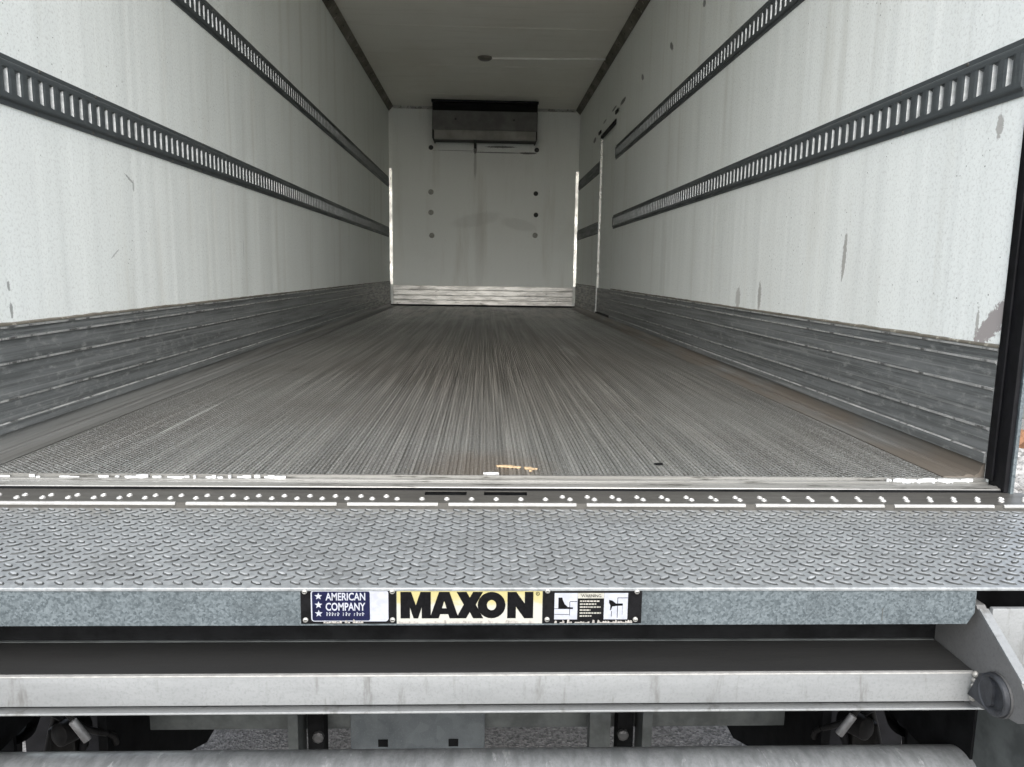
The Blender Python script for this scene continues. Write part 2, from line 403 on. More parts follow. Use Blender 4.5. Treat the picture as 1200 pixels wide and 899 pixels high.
# one plank: 20 ribs in groups of four
def plank_mesh():
    mb = MB(); prof = []; xx = 0.0
    for k in range(20):
        x0 = k * .01; deep = -.0038 if k % 4 == 0 else -.0026
        prof += [(x0 + .0001, deep), (x0 + .0016, deep), (x0 + .0030, 0.0), (x0 + .0082, 0.0), (x0 + .0096, -.0026)]
    prof[-1] = (.1996, -.0045)
    mb.sheet(prof, 'y', 0, YB - YS - .004)
    mb.quad((0, 0, -.006), (.2, 0, -.006), (.2, 0, -.0001), (0, 0, -.0001))
    return mb.mesh('floor_plank')
pm = plank_mesh(); pm.materials.append(M['floor'])
for k in range(11):
    o = bpy.data.objects.new('floor_plank', pm); COL.objects.link(o); o.parent = fl
    o.location = Vector((-1.1 + .2 * k, YS, 0)) - wloc(fl)
for s in (-1, 1):
    pr = [(s * 1.101, -.005), (s * 1.101, .0015), (s * 1.108, .003), (s * 1.150, .003), (s * 1.156, .0075), (s * 1.168, .0075), (s * 1.175, .004), (s * 1.186, .012), (s * 1.1945, .034), (s * 1.2, .036), (s * 1.2, -.005)]
    obj('border_strip', MB().prism(pr, 'y', YS + .001, YB - .003), M['border'], fl, smooth=25, label='smooth brown-stained floor edge strip along the right wall' if s > 0 else 'smooth grey floor edge strip along the left wall')
# end strip closing the planks at the sill
obj('end_strip', MB().box(-1.2, 1.2, YS - .0052, YS - .0005, -.03, .0005), M['sill'], fl)

T = .062
lw = obj('side_wall', MB().box(-W - T, -W, YR, YB + .06, -.06, H), M['wall_l'], box, label='left wall of white liner board with faint vertical streaks')
mb = MB().box(W, W + T, YR, DY0, -.06, H).box(W, W + T, DY0, DY1, DZ, H).box(W, W + T, DY1, YB + .06, -.06, H)
rw = obj('side_wall', mb, M['wall_r'], box, label='right wall of white liner board with grey scrapes and a side door')
fwall = obj('front_wall', MB().box(-W, W, YB, YB + .06, -.06, H), M['wall_f'], box)
ce = obj('ceiling', MB().box(-W - T, W + T, YR, YB + .06, H, H + .06), M['ceil'], box)
# ceiling panel joints
for y in (3.0, 4.22, 5.44, 6.66, 7.88, 9.1):
    obj('joint_strip', MB().box(-1.15, 1.15, y - .018, y + .018, H - .003, H - .0005, bev=.001), M['ceil'], ce)

# side door, set back in the right wall
dr = obj('side_door', MB().box(W + .022, W + .055, DY0 + .004, DY1 - .004, .012, DZ - .004), M['wall_r'], box)
obj('door_edge', MB().box(W + .001, W + .021, DY1 - .012, DY1 - .0005, .30, DZ - .002), M['bright'], dr)
obj('door_edge', MB().box(W + .001, W + .021, DY0 + .0005, DY0 + .012, .02, DZ - .002), M['bright'], dr)
obj('header_gasket', MB().box(W - .006, W + .021, DY0 + .02, DY1 - .02, DZ - .03, DZ - .004), M['rubber'], dr)
obj('bottom_gasket', MB().box(W - .004, W + .020, DY0 + .01, DY1 - .012, .013, .05), M['rubber'], dr)
obj('kick_plate', MB().box(W + .004, W + .021, DY0 + .014, DY1 - .014, .055, .30, bev=.002), M['scuff'], dr)
obj('hinge', MB().box(W - .012, W - .0005, DY0 - .10, DY0 + .03, 1.885, 1.915, bev=.003), M['rubber'], dr)
obj('hinge', MB().box(W - .012, W - .0005, DY1 - .03, DY1 + .12, 1.875, 1.905, bev=.003), M['rubber'], dr)

# scuff liners: four planks each side with a rolled lip
def scuff(side, runs, label):
    par = None
    for (y0, y1) in runs:
        for i, (z0, z1) in enumerate(((.037, .064), (.064, .123), (.123, .216), (.216, .279), (.279, .307))):
            d = .006 if i < 4 else .004
            pr = [(side * (W - .0005), z0), (side * (W - d), z0), (side * (W - d), z1 - .011), (side * (W - d - .005), z1 - .007), (side * (W - d - .005), z1 - .002), (side * (W - d), z1 - .0008), (side * (W - .0005), z1 - .0008)]
            if i == 0: pr = [(side * (W - .0005), z0), (side * (W - .012), z0), (side * (W - .012), z1 - .004), (side * (W - .008), z1 - .001), (side * (W - .0005), z1 - .001)]
            if i == 4:  # ragged silicone bead on the top edge
                pass
            mb = MB().prism(pr, 'y', y0, y1)
            if i > 0: mb.m[3] = 1
            else: mb.m[2] = 1
            if par is None:
                par = obj('scuff_liner', mb, [M['scuff'], M['lipworn']], box, label=label)
            else:
                obj('scuff_plank', mb, [M['scuff'], M['lipworn']], par)
        # sealant bead along the top edge, uneven
        n = int((y1 - y0) / .035); pts = []
        b = MB()
        ring = []
        for k in range(n + 1):
            y = y0 + (y1 - y0) * k / n
            q = mnoise.noise(Vector((y * 6, side * 3.1, 0))) * .5 + mnoise.noise(Vector((y * 22, side, 4))) * .5
            ht = .004 + .005 * max(-.4, q)
            ring.append([(side * (W - .0005), y, .3065), (side * (W - .007), y, .3065), (side * (W - .006), y, .309 + ht * .5), (side * (W - .0005), y, .310 + ht)])
        for k in range(n):
            for j in range(3): b.quad(ring[k][j], ring[k + 1][j], ring[k + 1][j + 1], ring[k][j + 1])
        obj('sealant_bead', b, M['trim'], par)
    return par
scuff(-1, [(YR + .005, YB - .03)], 'dark grey ribbed aluminium scuff liner along the foot of the left wall')
scuff(1, [(YR + .005, DY0 - .001), (DY1 + .001, YB - .03)], 'dark grey ribbed aluminium scuff liner along the foot of the right wall')

# trims where the ceiling meets the walls, and the front corners
for s in (-1, 1):
    pr = [(s * (W - .0005), H - .06), (s * (W - .006), H - .062), (s * (W - .058), H - .008), (s * (W - .056), H - .0005), (s * (W - .0005), H - .0005)]
    t = obj('corner_trim', MB().prism(pr, 'y', YR + .01, YB - .002), M['trim'], box)
    rv = MB().lathe([(0, .007), (.003, .006), (.0045, .003)], (0, 0, 0), 'z', 8).mesh('rivet', smooth=40); rv.materials.append(M['plug_dark'])
    for k in range(22):
        o = bpy.data.objects.new('rivet', rv); COL.objects.link(o); o.parent = t
        o.location = Vector((s * (W - .034), 3.0 + k * .3, H - .0365)) - wloc(t)
        o.rotation_euler = (0, math.pi + s * math.pi / 4, 0)
    obj('corner_trim', MB().prism([(s * (W - .0005), YB - .0005), (s * (W - .0005), YB - .0105), (s * (W - .037), YB - .0050), (s * (W - .037), YB - .0005)], 'z', .27, 1.72), M['bright'], box, label='bright aluminium upright in the front corner')
    obj('corner_trim', MB().prism([(s * (W - .0005), YB - .0005), (s * (W - .0005), YB - .0100), (s * (W - .034), YB - .0045), (s * (W - .034), YB - .0005)], 'z', 1.722, 2.40), M['wall_f'], box)  # upper length in liner white: fading of the reflection put into material
obj('corner_trim', MB().prism([(YB - .0005, H - .03), (YB - .004, H - .032), (YB - .03, H - .006), (YB - .03, H - .0005), (YB - .0005, H - .0005)], 'x', -1.14, 1.14), M['bright'], box)

# front wall: kick panel planks and plugs
kz = [(.004, .075), (.0765, .135), (.1365, .205), (.2065, .262)]
for i, (a, b) in enumerate(kz):
    obj('kick_plank', MB().box(-1.16, 1.16, YB - .016 - .003 * (i % 2), YB - .0005, a, b, bev=.004), M['kick'], fwall)
obj('dark_gap_strip', MB().box(-1.19, 1.19, YB - .05, YB - .022, .0005, .02, bev=.004), M['rubber'], fwall)  # black strip standing in for the dark gap at the wall's foot
for (x, z, dk) in ((-.675, 1.437, 0), (-.675, 1.183, 0), (-.664, .895, 0), (.658, 1.441, 1), (.664, 1.175, 1), (.658, .918, 0), (-.674, 1.981, 1), (.659, 1.977, 1)):
    if dk: mb = MB().lathe([(0, .030), (-.006, .028), (-.010, .016)], (x, YB - .0005, z), 'y', 14)
    else: mb = MB().lathe([(0, .034), (-.006, .032), (-.006, .024), (-.002, .022)], (x, YB - .0005, z), 'y', 16)
    obj('plug', mb, M['plug_dark' if dk else 'plug_light'], fwall, smooth=35)

# rear frame: posts with black rubber seals, header
for s in (-1, 1):
    xs = sorted((s * 1.2125, s * 1.221)); post = obj('rear_post', MB().box(xs[0], xs[1], 1.600, YR - .001, -.045, H + .05, bev=.002), M['channel'], box)
    xs = sorted((s * 1.1995, s * 1.212)); obj('door_seal', MB().box(xs[0], xs[1], 1.604, YR - .001, -.018, H, bev=.005), M['rubber'], post, smooth=40)
    xs = sorted((s * 1.1935, s * 1.1992)); obj('seal_fin', MB().box(xs[0], xs[1], 1.640, YR + .004, .001, H, bev=.002), M['rubber'], post, smooth=40)
    obj('foot_bolt', MB().lathe([(0, .007), (.006, .007), (.009, .004)], (s * 1.224, 1.593, -.028), 'z', 8), M['screw'], post)
obj('rear_header', MB().box(-1.26, 1.26, 1.60, YR - .001, H, H + .06, bev=.004), M['channel'], box)

# rear sill: rounded threshold bar, groove, grip strip with punched buttons
SZ = -.010
pr = [(1.6665, -.05), (1.6665, SZ), (1.6640, SZ + .0035), (1.6590, SZ + .0040), (1.6555, SZ + .0025), (1.6545, SZ - .005), (1.6500, SZ - .005), (1.6490, SZ), (1.6370, SZ + .0008), (1.6360, SZ - .006), (1.6310, SZ - .006), (1.6300, SZ + .001), (1.6265, SZ + .0032), (1.6225, SZ + .0020), (1.6130, SZ - .001), (1.6115, SZ - .003), (1.6112, -.05)]
si = obj('rear_sill', MB().prism(pr, 'x', -1.198, 1.198), M['sill'], box, smooth=30)
GZ = -.018
obj('gap_shade_strip', MB().box(-1.198, 1.198, 1.6098, 1.6110, -.0179, -.0125), M['dark'], si)  # black strip paints the groove's shade onto the sill's rear face
mb = MB().box(-1.245, 1.245, 1.5185, 1.575, GZ - .0012, GZ).box(-1.245, 1.245, 1.603, 1.6105, GZ - .0012, GZ)
for a, b in ((-1.245, -.105), (-.014, .024), (.118, 1.245)): mb.box(a, b, 1.575, 1.603, GZ - .0012, GZ)
gs = obj('grip_strip', mb, M['grip'], box)
obj('recess_shade_back', MB().box(-1.24, 1.24, 1.6092, 1.6109, -.06, -.0198), M['dark'], gs)  # black liner behind the slots, their shade put in as colour
obj('nosing_base', MB().box(-1.245, 1.245, 1.5172, 1.5184, -.034, -.0185), M['grip'], gs)
obj('recess', MB().box(-1.245, 1.245, 1.53, 1.609, -.085, -.060), M['dark'], gs)  # black bottom, carries the shade inside the slots
bt = MB().lathe([(0, .0066), (.0024, .0053), (.0033, .0045), (.0022, .0037), (-.0008, .0033)], (0, 0, 0), 'z', 14, close=False).mesh('grip_button', smooth=60); bt.materials.append(M['button'])
def button(x, y):
    o = bpy.data.objects.new('grip_button', bt); COL.objects.link(o); o.parent = gs
    o.location = Vector((x, y, GZ + .0001)) - wloc(gs); o.rotation_euler = (0, 0, random.random() * 6)
for k in range(-22, 23):
    x = .05 + k * .0525
    button(x, 1.5440)
    x2 = .031 + k * .0540
    if not (-.14 < x2 < .15): button(x2, 1.5620)
# worn bright nosing in lengths, with gaps
segs = []; x = -1.24
for L in (.13, .52, .33, .21, .29, .36, .30, .24, .2): segs.append((x, min(1.24, x + L - .022))); x += L
for a, b in segs:
    if b > a: obj('nosing', MB().prism([(1.5171, -.0235), (1.5135, -.0230), (1.5135, -.0200), (1.5160, -.0176), (1.5200, -.0172), (1.5200, -.0179), (1.5171, -.0179)], 'x', a, b), M['button'], gs)
# torn white sealant along the sill
def scrap_strip(name, x0, x1, y, w, n, label):
    b = MB()
    for k in range(n):
        cx = x0 + (x1 - x0) * (k + random.random()) / n; L = random.uniform(.004, .018); ww = w * random.uniform(.4, 1.2); cy = y + random.uniform(-.4, .4) * w
        m = 7; pts = []
        for i in range(m):
            t = 2 * math.pi * i / m; pts.append((cx + math.cos(t) * L * random.uniform(.5, 1.0), cy + math.sin(t) * ww * random.uniform(.4, 1.0)))
        b.prism(pts, 'z', -.0095, -.004 + random.uniform(0, .0045))
    return obj(name, b, M['scrap'], si, label=label)
scrap_strip('sealant_smear', -.80, -.42, 1.661, .005, 20, 'torn white sealant at the left of the sill')
scrap_strip('sealant_smear', .96, 1.16, 1.660, .007, 30, 'thick white sealant smear at the right of the sill')
scrap_strip('sealant_smear', -1.05, -.82, 1.660, .003, 6, 'pale scrape on the sill')

# ================================================================== CARGO RAILS (slotted tracks)
def rail(side, y0, y1, zc, label, plain=0.0):
    e = empty('cargo_rail', (side * W, y0, zc - .0625), label, 'cargo rail', 'slotted cargo rails on the side walls')
    P = lambda d, y, z: (side * (W - d), y, zc + z)
    mb = MB()
    hs, lip = .0315, .0015
    def strip(prof, ya, yb, m=0):
        for (d0, z0), (d1, z1) in zip(prof[:-1], prof[1:]): mb.quad(P(d0, ya, z0), P(d1, ya, z1), P(d1, yb, z1), P(d0, yb, z0), m)
    strip([(.0005, -.0625), (.004, -.0625), (.004, -.0505), (.0105, -.046), (.0115, -.042), (.0115, -hs)], y0, y1)
    strip([(.0115, hs), (.0115, .042), (.0105, .046), (.004, .0505), (.004, .0625), (.0005, .0625)], y0, y1)
    pitch = .0508; mw = .0088; iw = .0062; n = int((y1 - y0 - .03) / pitch); y = y0 + .02
    last = y0
    for k in range(n):
        c = y + k * pitch + pitch * .5
        if plain and c > y1 - plain: break
        a, b = last, c - mw
        w_ = b - a
        prof = [(a, .0092), (a + w_ * .25, .0113), (b - w_ * .25, .0113), (b, .0092)]
        for (ya, da), (yb, db) in zip(prof[:-1], prof[1:]): mb.quad(P(da, ya, -hs), P(db, yb, -hs), P(db, yb, hs), P(da, ya, hs))
        hz = hs - .006
        # lips: side faces roll inward, ends steep
        mb.quad(P(.0092, c - mw, -hs), P(lip, c - iw, -hz), P(lip, c - iw, hz), P(.0092, c - mw, hs), 1)
        mb.quad(P(.0092, c + mw, -hs), P(lip, c + iw, -hz), P(lip, c + iw, hz), P(.0092, c + mw, hs), 1)
        mb.quad(P(.0092, c - mw, hs), P(.0092, c + mw, hs), P(lip, c + iw, hz), P(lip, c - iw, hz), 0)
        mb.quad(P(.0092, c - mw, -hs), P(.0092, c + mw, -hs), P(lip, c + iw, -hz), P(lip, c - iw, -hz), 0)
        last = c + mw
    a, b = last, y1
    mb.quad(P(.0113, a, -hs), P(.0113, b, -hs), P(.0113, b, hs), P(.0113, a, hs))
    for yy in (y0, y1): mb.poly([P(.0, yy, -.0625), P(.004, yy, -.0625), P(.004, yy, -.0505), P(.0115, yy, -.042), P(.0115, yy, .042), P(.004, yy, .0505), P(.004, yy, .0625), P(0, yy, .0625)])
    obj('rail_face', mb, [M['rail'], M['lip']], e)
    bk = MB().quad(P(.0012, y0, -.04), P(.0012, y1, -.04), P(.0012, y1, .04), P(.0012, y0, .04))
    obj('backing_strip', bk, M['lip'], e)
    sm = bpy.data.meshes.get('rail_screw')
    if sm is None:
        sm = MB().lathe([(0, .0050), (.0015, .0046), (.0025, .0025)], (0, 0, 0), 'x', 8).mesh('rail_screw', smooth=40); sm.materials.append(M['grip'])
    k = 0; yy = y0 + .18
    while yy < min(y1, y0 + 3.4):
        for zz in (-.0565, .0565):
            o = bpy.data.objects.new('screw', sm); COL.objects.link(o); o.parent = e
            o.location = Vector(P(.004, yy + (.03 if zz > 0 else 0), zz)) - wloc(e); o.rotation_euler = (0, 0, math.pi if side > 0 else 0)
        yy += .3
    return e
ZL, ZU = .923, 1.538
rail(-1, YR + .02, 9.70, ZL, 'lower dark slotted cargo rail running the length of the left wall')
rail(-1, YR + .02, 9.70, ZU, 'upper dark slotted cargo rail running the length of the left wall')
rail(1, YR + .02, 7.03, ZL, 'long lower dark slotted cargo rail on the right wall, rear of the side door')
rail(1, YR + .02, 7.00, ZU, 'long upper dark slotted cargo rail on the right wall, rear of the side door')
rail(1, 8.0, 9.72, ZL, 'short lower dark cargo rail between the side door and the front wall', 2.0)
rail(1, 8.0, 9.72, ZU, 'short upper dark cargo rail between the side door and the front wall', 2.0)

# ================================================================== EVAPORATOR, CEILING LIGHT
ev = empty('evaporator_unit', (0, YB, 2.02), 'black and grey refrigeration evaporator unit high on the front wall', 'cooling unit')
FY = 9.36
pr = [(YB - .001, 2.475 - .001), (FY + .02, 2.474), (FY, 2.455), (FY + .01, 2.36), (FY + .06, 2.36), (FY + .06, 2.47 - .02), (YB - .001, 2.45)]
obj('housing', MB().box(-.632, .637, FY + .075, YB - .001, 2.045, 2.470, bev=.01), M['evap_black'], ev)
obj('top_rim', MB().box(-.640, .645, FY, FY + .09, 2.448, 2.472, bev=.006), M['evap_black'], ev)
for k in range(6):
    obj('grille_slat', MB().prism([(FY + .012, 2.353 + k * .015), (FY + .03, 2.361 + k * .015), (FY + .03, 2.363 + k * .015), (FY + .012, 2.355 + k * .015)], 'x', -.625, .63), M['evap_black'], ev)
obj('front_panel', MB().prism([(FY, 2.345), (FY + .012, 2.128), (FY + .07, 2.128), (FY + .07, 2.345)], 'x', -.622, .627), M['evap_grey'], ev)
obj('drain_pan', MB().prism([(FY + .010, 2.124), (FY + .03, 2.03), (FY + .09, 2.024), (FY + .09, 2.124)], 'x', -.606, .618), M['evap_light'], ev)
for s in (-1, 1):
    x = .0025 + s * .625; obj('side_bracket', MB().box(x - .008, x + .008, FY + .03, YB - .001, 2.03, 2.345, bev=.003), M['evap_black'], ev)
obj('drain_tube', MB().rod((-.117, FY + .2, 2.045), (-.117, YB - .03, 1.99), .018), M['evap_black'], ev, smooth=40)
for x in (-.35, .35): obj('screw', MB().lathe([(0, .012), (-.004, .010)], (x, FY + .005, 2.25), 'y', 10), M['plug_dark'], ev)

cl = empty('ceiling_light', (0, 7.546, H), 'small round ceiling light with a white conduit to the right wall', 'ceiling light')
obj('lens', MB().lathe([(0, .070), (-.012, .068), (-.026, .050), (-.031, .02)], (0, 7.546, H - .0005), 'z', 24), M['lamp'], cl, smooth=40)
obj('conduit', MB().rod((.068, 7.546, H - .010), (1.145, 7.476, H - .010), .0095, 10), M['conduit'], cl, smooth=40)

# ================================================================== LIFTGATE
lg = empty('liftgate', (0, 1.125, -.10), 'galvanised liftgate with tread plate, steel channel and stowed aluminium platform', 'liftgate')
YF = 1.125; PZ = -.030
tp = obj('tread_plate', MB().box(-1.245, 1.245, YF - .003, 1.517, PZ - .006, PZ, bev=.0018), M['plate'], lg)
# raised lozenges, two leanings
b = MB()
def lozenge(cx, cy, ang):
    L, Wd, h = 0.0140 * random.uniform(.92, 1.05), .0052 * random.uniform(.9, 1.1), .0024 * random.uniform(.7, 1.1)
    c, q = math.cos(ang), math.sin(ang)
    def P(u, v, z): return (cx + u * c - v * q, cy + u * q + v * c, PZ + z)
    base = [P(-L, 0, 0), P(-L * .55, -Wd * .85, 0), P(0, -Wd, 0), P(L * .55, -Wd * .85, 0), P(L, 0, 0), P(L * .55, Wd * .85, 0), P(0, Wd, 0), P(-L * .55, Wd * .85, 0)]
    top = [P(u * .74, v * .58, h) for u, v in ((-L, 0), (-L * .55, -Wd), (0, -Wd), (L * .55, -Wd), (L, 0), (L * .55, Wd), (0, Wd), (-L * .55, Wd))]
    n = len(b.v); b.v += base + top
    for i in range(8):
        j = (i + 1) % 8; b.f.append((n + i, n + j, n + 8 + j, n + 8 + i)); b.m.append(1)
    b.f.append(tuple(n + 8 + i for i in range(8))); b.m.append(2)
px_, py_ = .0305, .0362
for i in range(-40, 41):
    for j in range(11):
        x = i * px_; y = 1.140 + j * py_
        if y < 1.509: lozenge(x, y, R(-38))
        x2, y2 = x + px_ / 2, y + py_ / 2
        if y2 < 1.509: lozenge(x2, y2, R(38))
lz = obj('tread_pattern', b, [M['plate'], M['plate_flank_shade'], M['plate_worn']], tp, smooth=50, kind='stuff')
# front channel with clipped lower corners
ch = obj('front_channel', MB().prism([(-.823, -.0365), (-.823, -.075), (-.812, -.094), (.812, -.094), (.823, -.075), (.823, -.0365)], 'y', YF, YF + .008), M['channel'], lg)
obj('channel_flange', MB().box(-.812, .812, YF + .0085, YF + .05, -.094, -.087), M['channel'], ch)
obj('score_mark', MB().box(.6695, .6710, YF - .0006, YF - .0001, -.088, -.066), M['beam'], ch)
# body of the gate behind the channel
obj('back_plate', MB().box(-1.2, 1.2, 1.237, 1.247, -.235, -.0365), M['dark'], lg)
obj('back_edge_glint', MB().box(-.83, .83, 1.2315, 1.2365, -.1775, -.1755), M['beam'], lg)  # grey bar drawing the thin highlight at the back of the deck
obj('under_beam', MB().box(-1.23, 1.23, 1.30, 1.38, -.16, -.0365), M['dark'], lg)
# stowed platform: step box with lower flange
pf = obj('platform', MB().box(-.833, .833, YF - .003, 1.23, -.2290, -.178, bev=.003), M['alu'], lg, smooth=35)
obj('deck', MB().box(-.832, .832, YF + .004, 1.2295, -.1779, -.1764), M['deck'], pf)
obj('glint_edge', MB().box(-.833, .833, YF - .0036, YF + .0038, -.1795, -.1770, bev=.0008), M['button'], pf)  # strip of lighter metal painting the glint on the platform's top edge
obj('recessed_web', MB().box(-.833, .833, YF + .014, 1.22, -.2400, -.2292), M['dark'], pf)  # black web paints the shade in the gap above the flange
obj('lower_flange', MB().box(-.86, .86, YF - .003, 1.235, -.2440, -.2402, bev=.0012), M['alu'], pf)
obj('folded_section', MB().box(-.83, .83, 1.248, 1.70, -.2365, -.17), M['dark'], pf)
# end plates with bevelled rear edge, stubs and bumper panels
prof = [(1.300, -.068), (1.140, -.068), (1.133, -.074), (1.024, -.138), (1.004, -.156), (.998, -.175), (1.004, -.192), (1.020, -.203), (1.060, -.210), (1.095, -.226), (1.125, -.236), (1.300, -.236)]
for s in (-1, 1):
    xs = sorted((s * .8345, s * .850))
    ep = obj('end_plate', MB().prism(prof, 'x', xs[0], xs[1]), M['alu_shaded'], lg)
    obj('lit_edge', MB().prism([(1.1325, -.0735), (1.0245, -.1375), (1.0228, -.1395), (1.0203, -.1380), (1.0225, -.1352), (1.1310, -.0705)], 'x', xs[0], xs[1]), M['alu'], ep)  # lighter than the plate: sky light on the edge put into colour
    # round rubber stop: a dished cup with a flat wedge-shaped finger
    cup = obj('stub', MB().lathe([(0, .033), (.011, .0325), (.0125, .0300), (.0105, .0265), (.006, .022), (.005, .004)], (s * .834, 1.066, -.183), (-s, 0, 0), 28), M['stub'], ep, smooth=35)
    x0, x1 = sorted((s * .8335, s * .823))
    obj('stub_finger', MB().prism([(1.120, -.214), (1.098, -.164), (1.082, -.156), (1.066, -.168), (1.064, -.200), (1.078, -.212)], 'x', x0, x1), M['stub'], cup)
    obj('stub_rim', MB().lathe([(0, .0350), (.004, .0350), (.004, .0335), (0, .0335)], (s * .8342, 1.066, -.183), (-s, 0, 0), 28, close=False), M['rod'], ep, smooth=40)
    for k in range(5):
        z = -.180 - k * .0105
        obj('weld_bead', MB().lathe([(-.0055, .002), (-.003, .0050), (0, .0060), (.003, .0050), (.0055, .002)], (s * .8335, YF - .003 + random.uniform(-.001, .001), z), 'z', 8), M['weld'], ep, smooth=60)
    xs = sorted((s * .8505, s * 1.215))
    bp = obj('bumper_panel', MB().box(xs[0], xs[1], YF - .004, YF + .006, -.232, -.066, bev=.003), M['alu'], lg, smooth=35)
    obj('bolt', MB().lathe([(0, .010), (-.006, .010), (-.009, .006)], (s * .925, YF - .004, -.163), 'y', 8), M['screw'], bp)
    # lower arm behind the end plate
    ap = [(1.50, -.245), (1.10, -.245), (1.09, -.265), (1.135, -.40), (1.18, -.44), (1.30, -.46), (1.50, -.40)]
    xs = sorted((s * .945, s * .960))
    arm = obj('lift_arm', MB().prism(ap, 'x', xs[0], xs[1]), M['beam'], lg)
    obj('arm_flange', MB().prism([(1.088, -.262), (1.084, -.264), (1.128, -.402), (1.134, -.400)], 'x', min(s * .938, s * .975), max(s * .938, s * .975)), M['beam'], arm)
    obj('shackle', MB().lathe([(-.006, .030), (.006, .030), (.006, .018), (-.006, .018)], (s * .90, 1.36, -.36), 'x', 20, close=False), M['rod'], arm, smooth=40)
    # hydraulic cylinders and hoses
    hc = obj('hydraulic_cylinder', MB().rod((s * 0.991, 1.46, -0.506), (s * 1.071, 1.44, -0.451), .0155, 16), M['cyl'], lg, smooth=40)
    obj('cylinder_eye', MB().lathe([(-.015, .040), (.015, .040), (.015, .018), (-.015, .018)], (s * 1.04, 1.58, -.56), 'x', 20, close=False), M['dark'], hc, smooth=40)
    obj('pivot_ring', MB().lathe([(-.02, .055), (.02, .055), (.02, .034), (-.02, .034)], (s * .985, 1.52, -.50), (s * .3, 1, .2), 24, close=False), M['dark'], hc, smooth=40)
    obj('side_frame', MB().prism([(1.55, -.38), (1.55, -.70), (2.1, -.95), (2.4, -.95), (2.4, -.38)], 'x', min(s * .80, s * .82), max(s * .80, s * .82)), M['dark'], lg)
    obj('blackout_plate', MB().box(min(s * .97, s * 1.24), max(s * .97, s * 1.24), 1.50, 1.51, -1.0, -.20), M['dark'], lg)  # added black plate, hides bright ground and keeps this side dark
    hose = [(s * (.86 + .05 * math.cos(t)), 1.62 + .03 * t, -.585 + .05 * math.sin(t)) for t in [i * .55 for i in range(12)]]
    obj('hose', MB().tube(hose, .011), M['rubber'], lg, smooth=60)
    for q in range(5):
        y0 = 1.46 + .05 * q; x0 = s * (.83 + .075 * q); ph = 1.3 * q
        pts = [(x0 + s * .035 * math.sin(t * 1.7 + ph), y0 + .04 * t, -.33 - .05 * q - .10 * t + .03 * math.cos(t * 2.1 + ph)) for t in [i * .3 for i in range(11)]]
        obj('hose', MB().tube(pts, .007 + .002 * (q % 3)), M['rubber' if q % 2 else 'hose'], lg, smooth=60)
    obj('valve_block', MB().box(min(s * .90, s * .96), max(s * .90, s * .96), 1.60, 1.66, -.66, -.58, bev=.006), M['hose'], lg)
    obj('pivot_pin', MB().lathe([(-.03, .026), (.03, .026), (.036, .018)], (s * .875, 1.55, -.545), (s * .5, -1, .1), 18), M['hose'], lg, smooth=40)
    obj('strut', MB().rod((s * 0.815, 1.45, -0.462), (s * 0.787, 1.45, -0.506), .0085, 10), M['cyl'], lg, smooth=40)

# ================================================================== PLATES ON THE CHANNEL
PY = YF - .0015
def flat(name, pts, y, mat, parent, th=.0004, label=None):
    """pts in (x,z), a thin printed or cut shape standing th proud of y"""
    return obj(name, MB().prism(pts, 'y', y - th, y), mat, parent, label=label)
def rect(x0, x1, z0, z1, c=0.0):
    if c <= 0: return [(x0, z0), (x1, z0), (x1, z1), (x0, z1)]
    k = []
    for (cx, cz, a0) in ((x1 - c, z0 + c, -90), (x1 - c, z1 - c, 0), (x0 + c, z1 - c, 90), (x0 + c, z0 + c, 180)):
        for i in range(5): t = R(a0 + i * 22.5); k.append((cx + c * math.cos(t), cz + c * math.sin(t)))
    return k
def text(s, x0, x1, z0, z1, y, mat, parent, bold=.0, name='lettering'):
    cu = bpy.data.curves.new('t', 'FONT'); cu.body = s; cu.size = 1.0; cu.offset = bold; cu.resolution_u = 3
    to = bpy.data.objects.new('t', cu); COL.objects.link(to)
    dg = bpy.context.evaluated_depsgraph_get(); me = bpy.data.meshes.new_from_object(to.evaluated_get(dg))
    bpy.data.objects.remove(to); bpy.data.curves.remove(cu)
    xs = [v.co.x for v in me.vertices]; ys = [v.co.y for v in me.vertices]
    a, b_, c, d = min(xs), max(xs), min(ys), max(ys)
    base = wloc(parent)
    for v in me.vertices:
        v.co = Vector((x0 + (v.co.x - a) / (b_ - a) * (x1 - x0), y, z0 + (v.co.y - c) / (d - c) * (z1 - z0))) - base
    me.materials.clear(); me.materials.append(mat)
    o = bpy.data.objects.new(name, me); COL.objects.link(o); o.parent = parent
    return o
def rivets(par, pts, y, r=.0042):
    for (x, z) in pts:
        o = obj('rivet', MB().lathe([(0, r), (-.0012, r), (-.0026, r * .75), (-.0030, r * .3)], (x, y, z), 'y', 12), M['screw'], par, smooth=50)
        flat('slot', rect(x - r * .55, x + r * .55, z - r * .14, z + r * .14), y - .0030, M['p_ink'], o, .0003)
def grime(par, x0, x1, z, y):
    b = MB(); n = int((x1 - x0) / .004)
    for k in range(n):
        if random.random() < .25: continue
        a = x0 + (x1 - x0) * k / n; hgt = random.uniform(.0008, .0055) * (1.4 if random.random() < .2 else 1)
        b.prism([(a, z), (a + .0042, z), (a + .0040, z + hgt * random.uniform(.5, 1)), (a + .0012, z + hgt)], 'y', y - random.uniform(.0004, .0009), y)
    obj('dirt_edge', b, M['p_grime'], par)
ZT, ZB = -.0318, -.0905
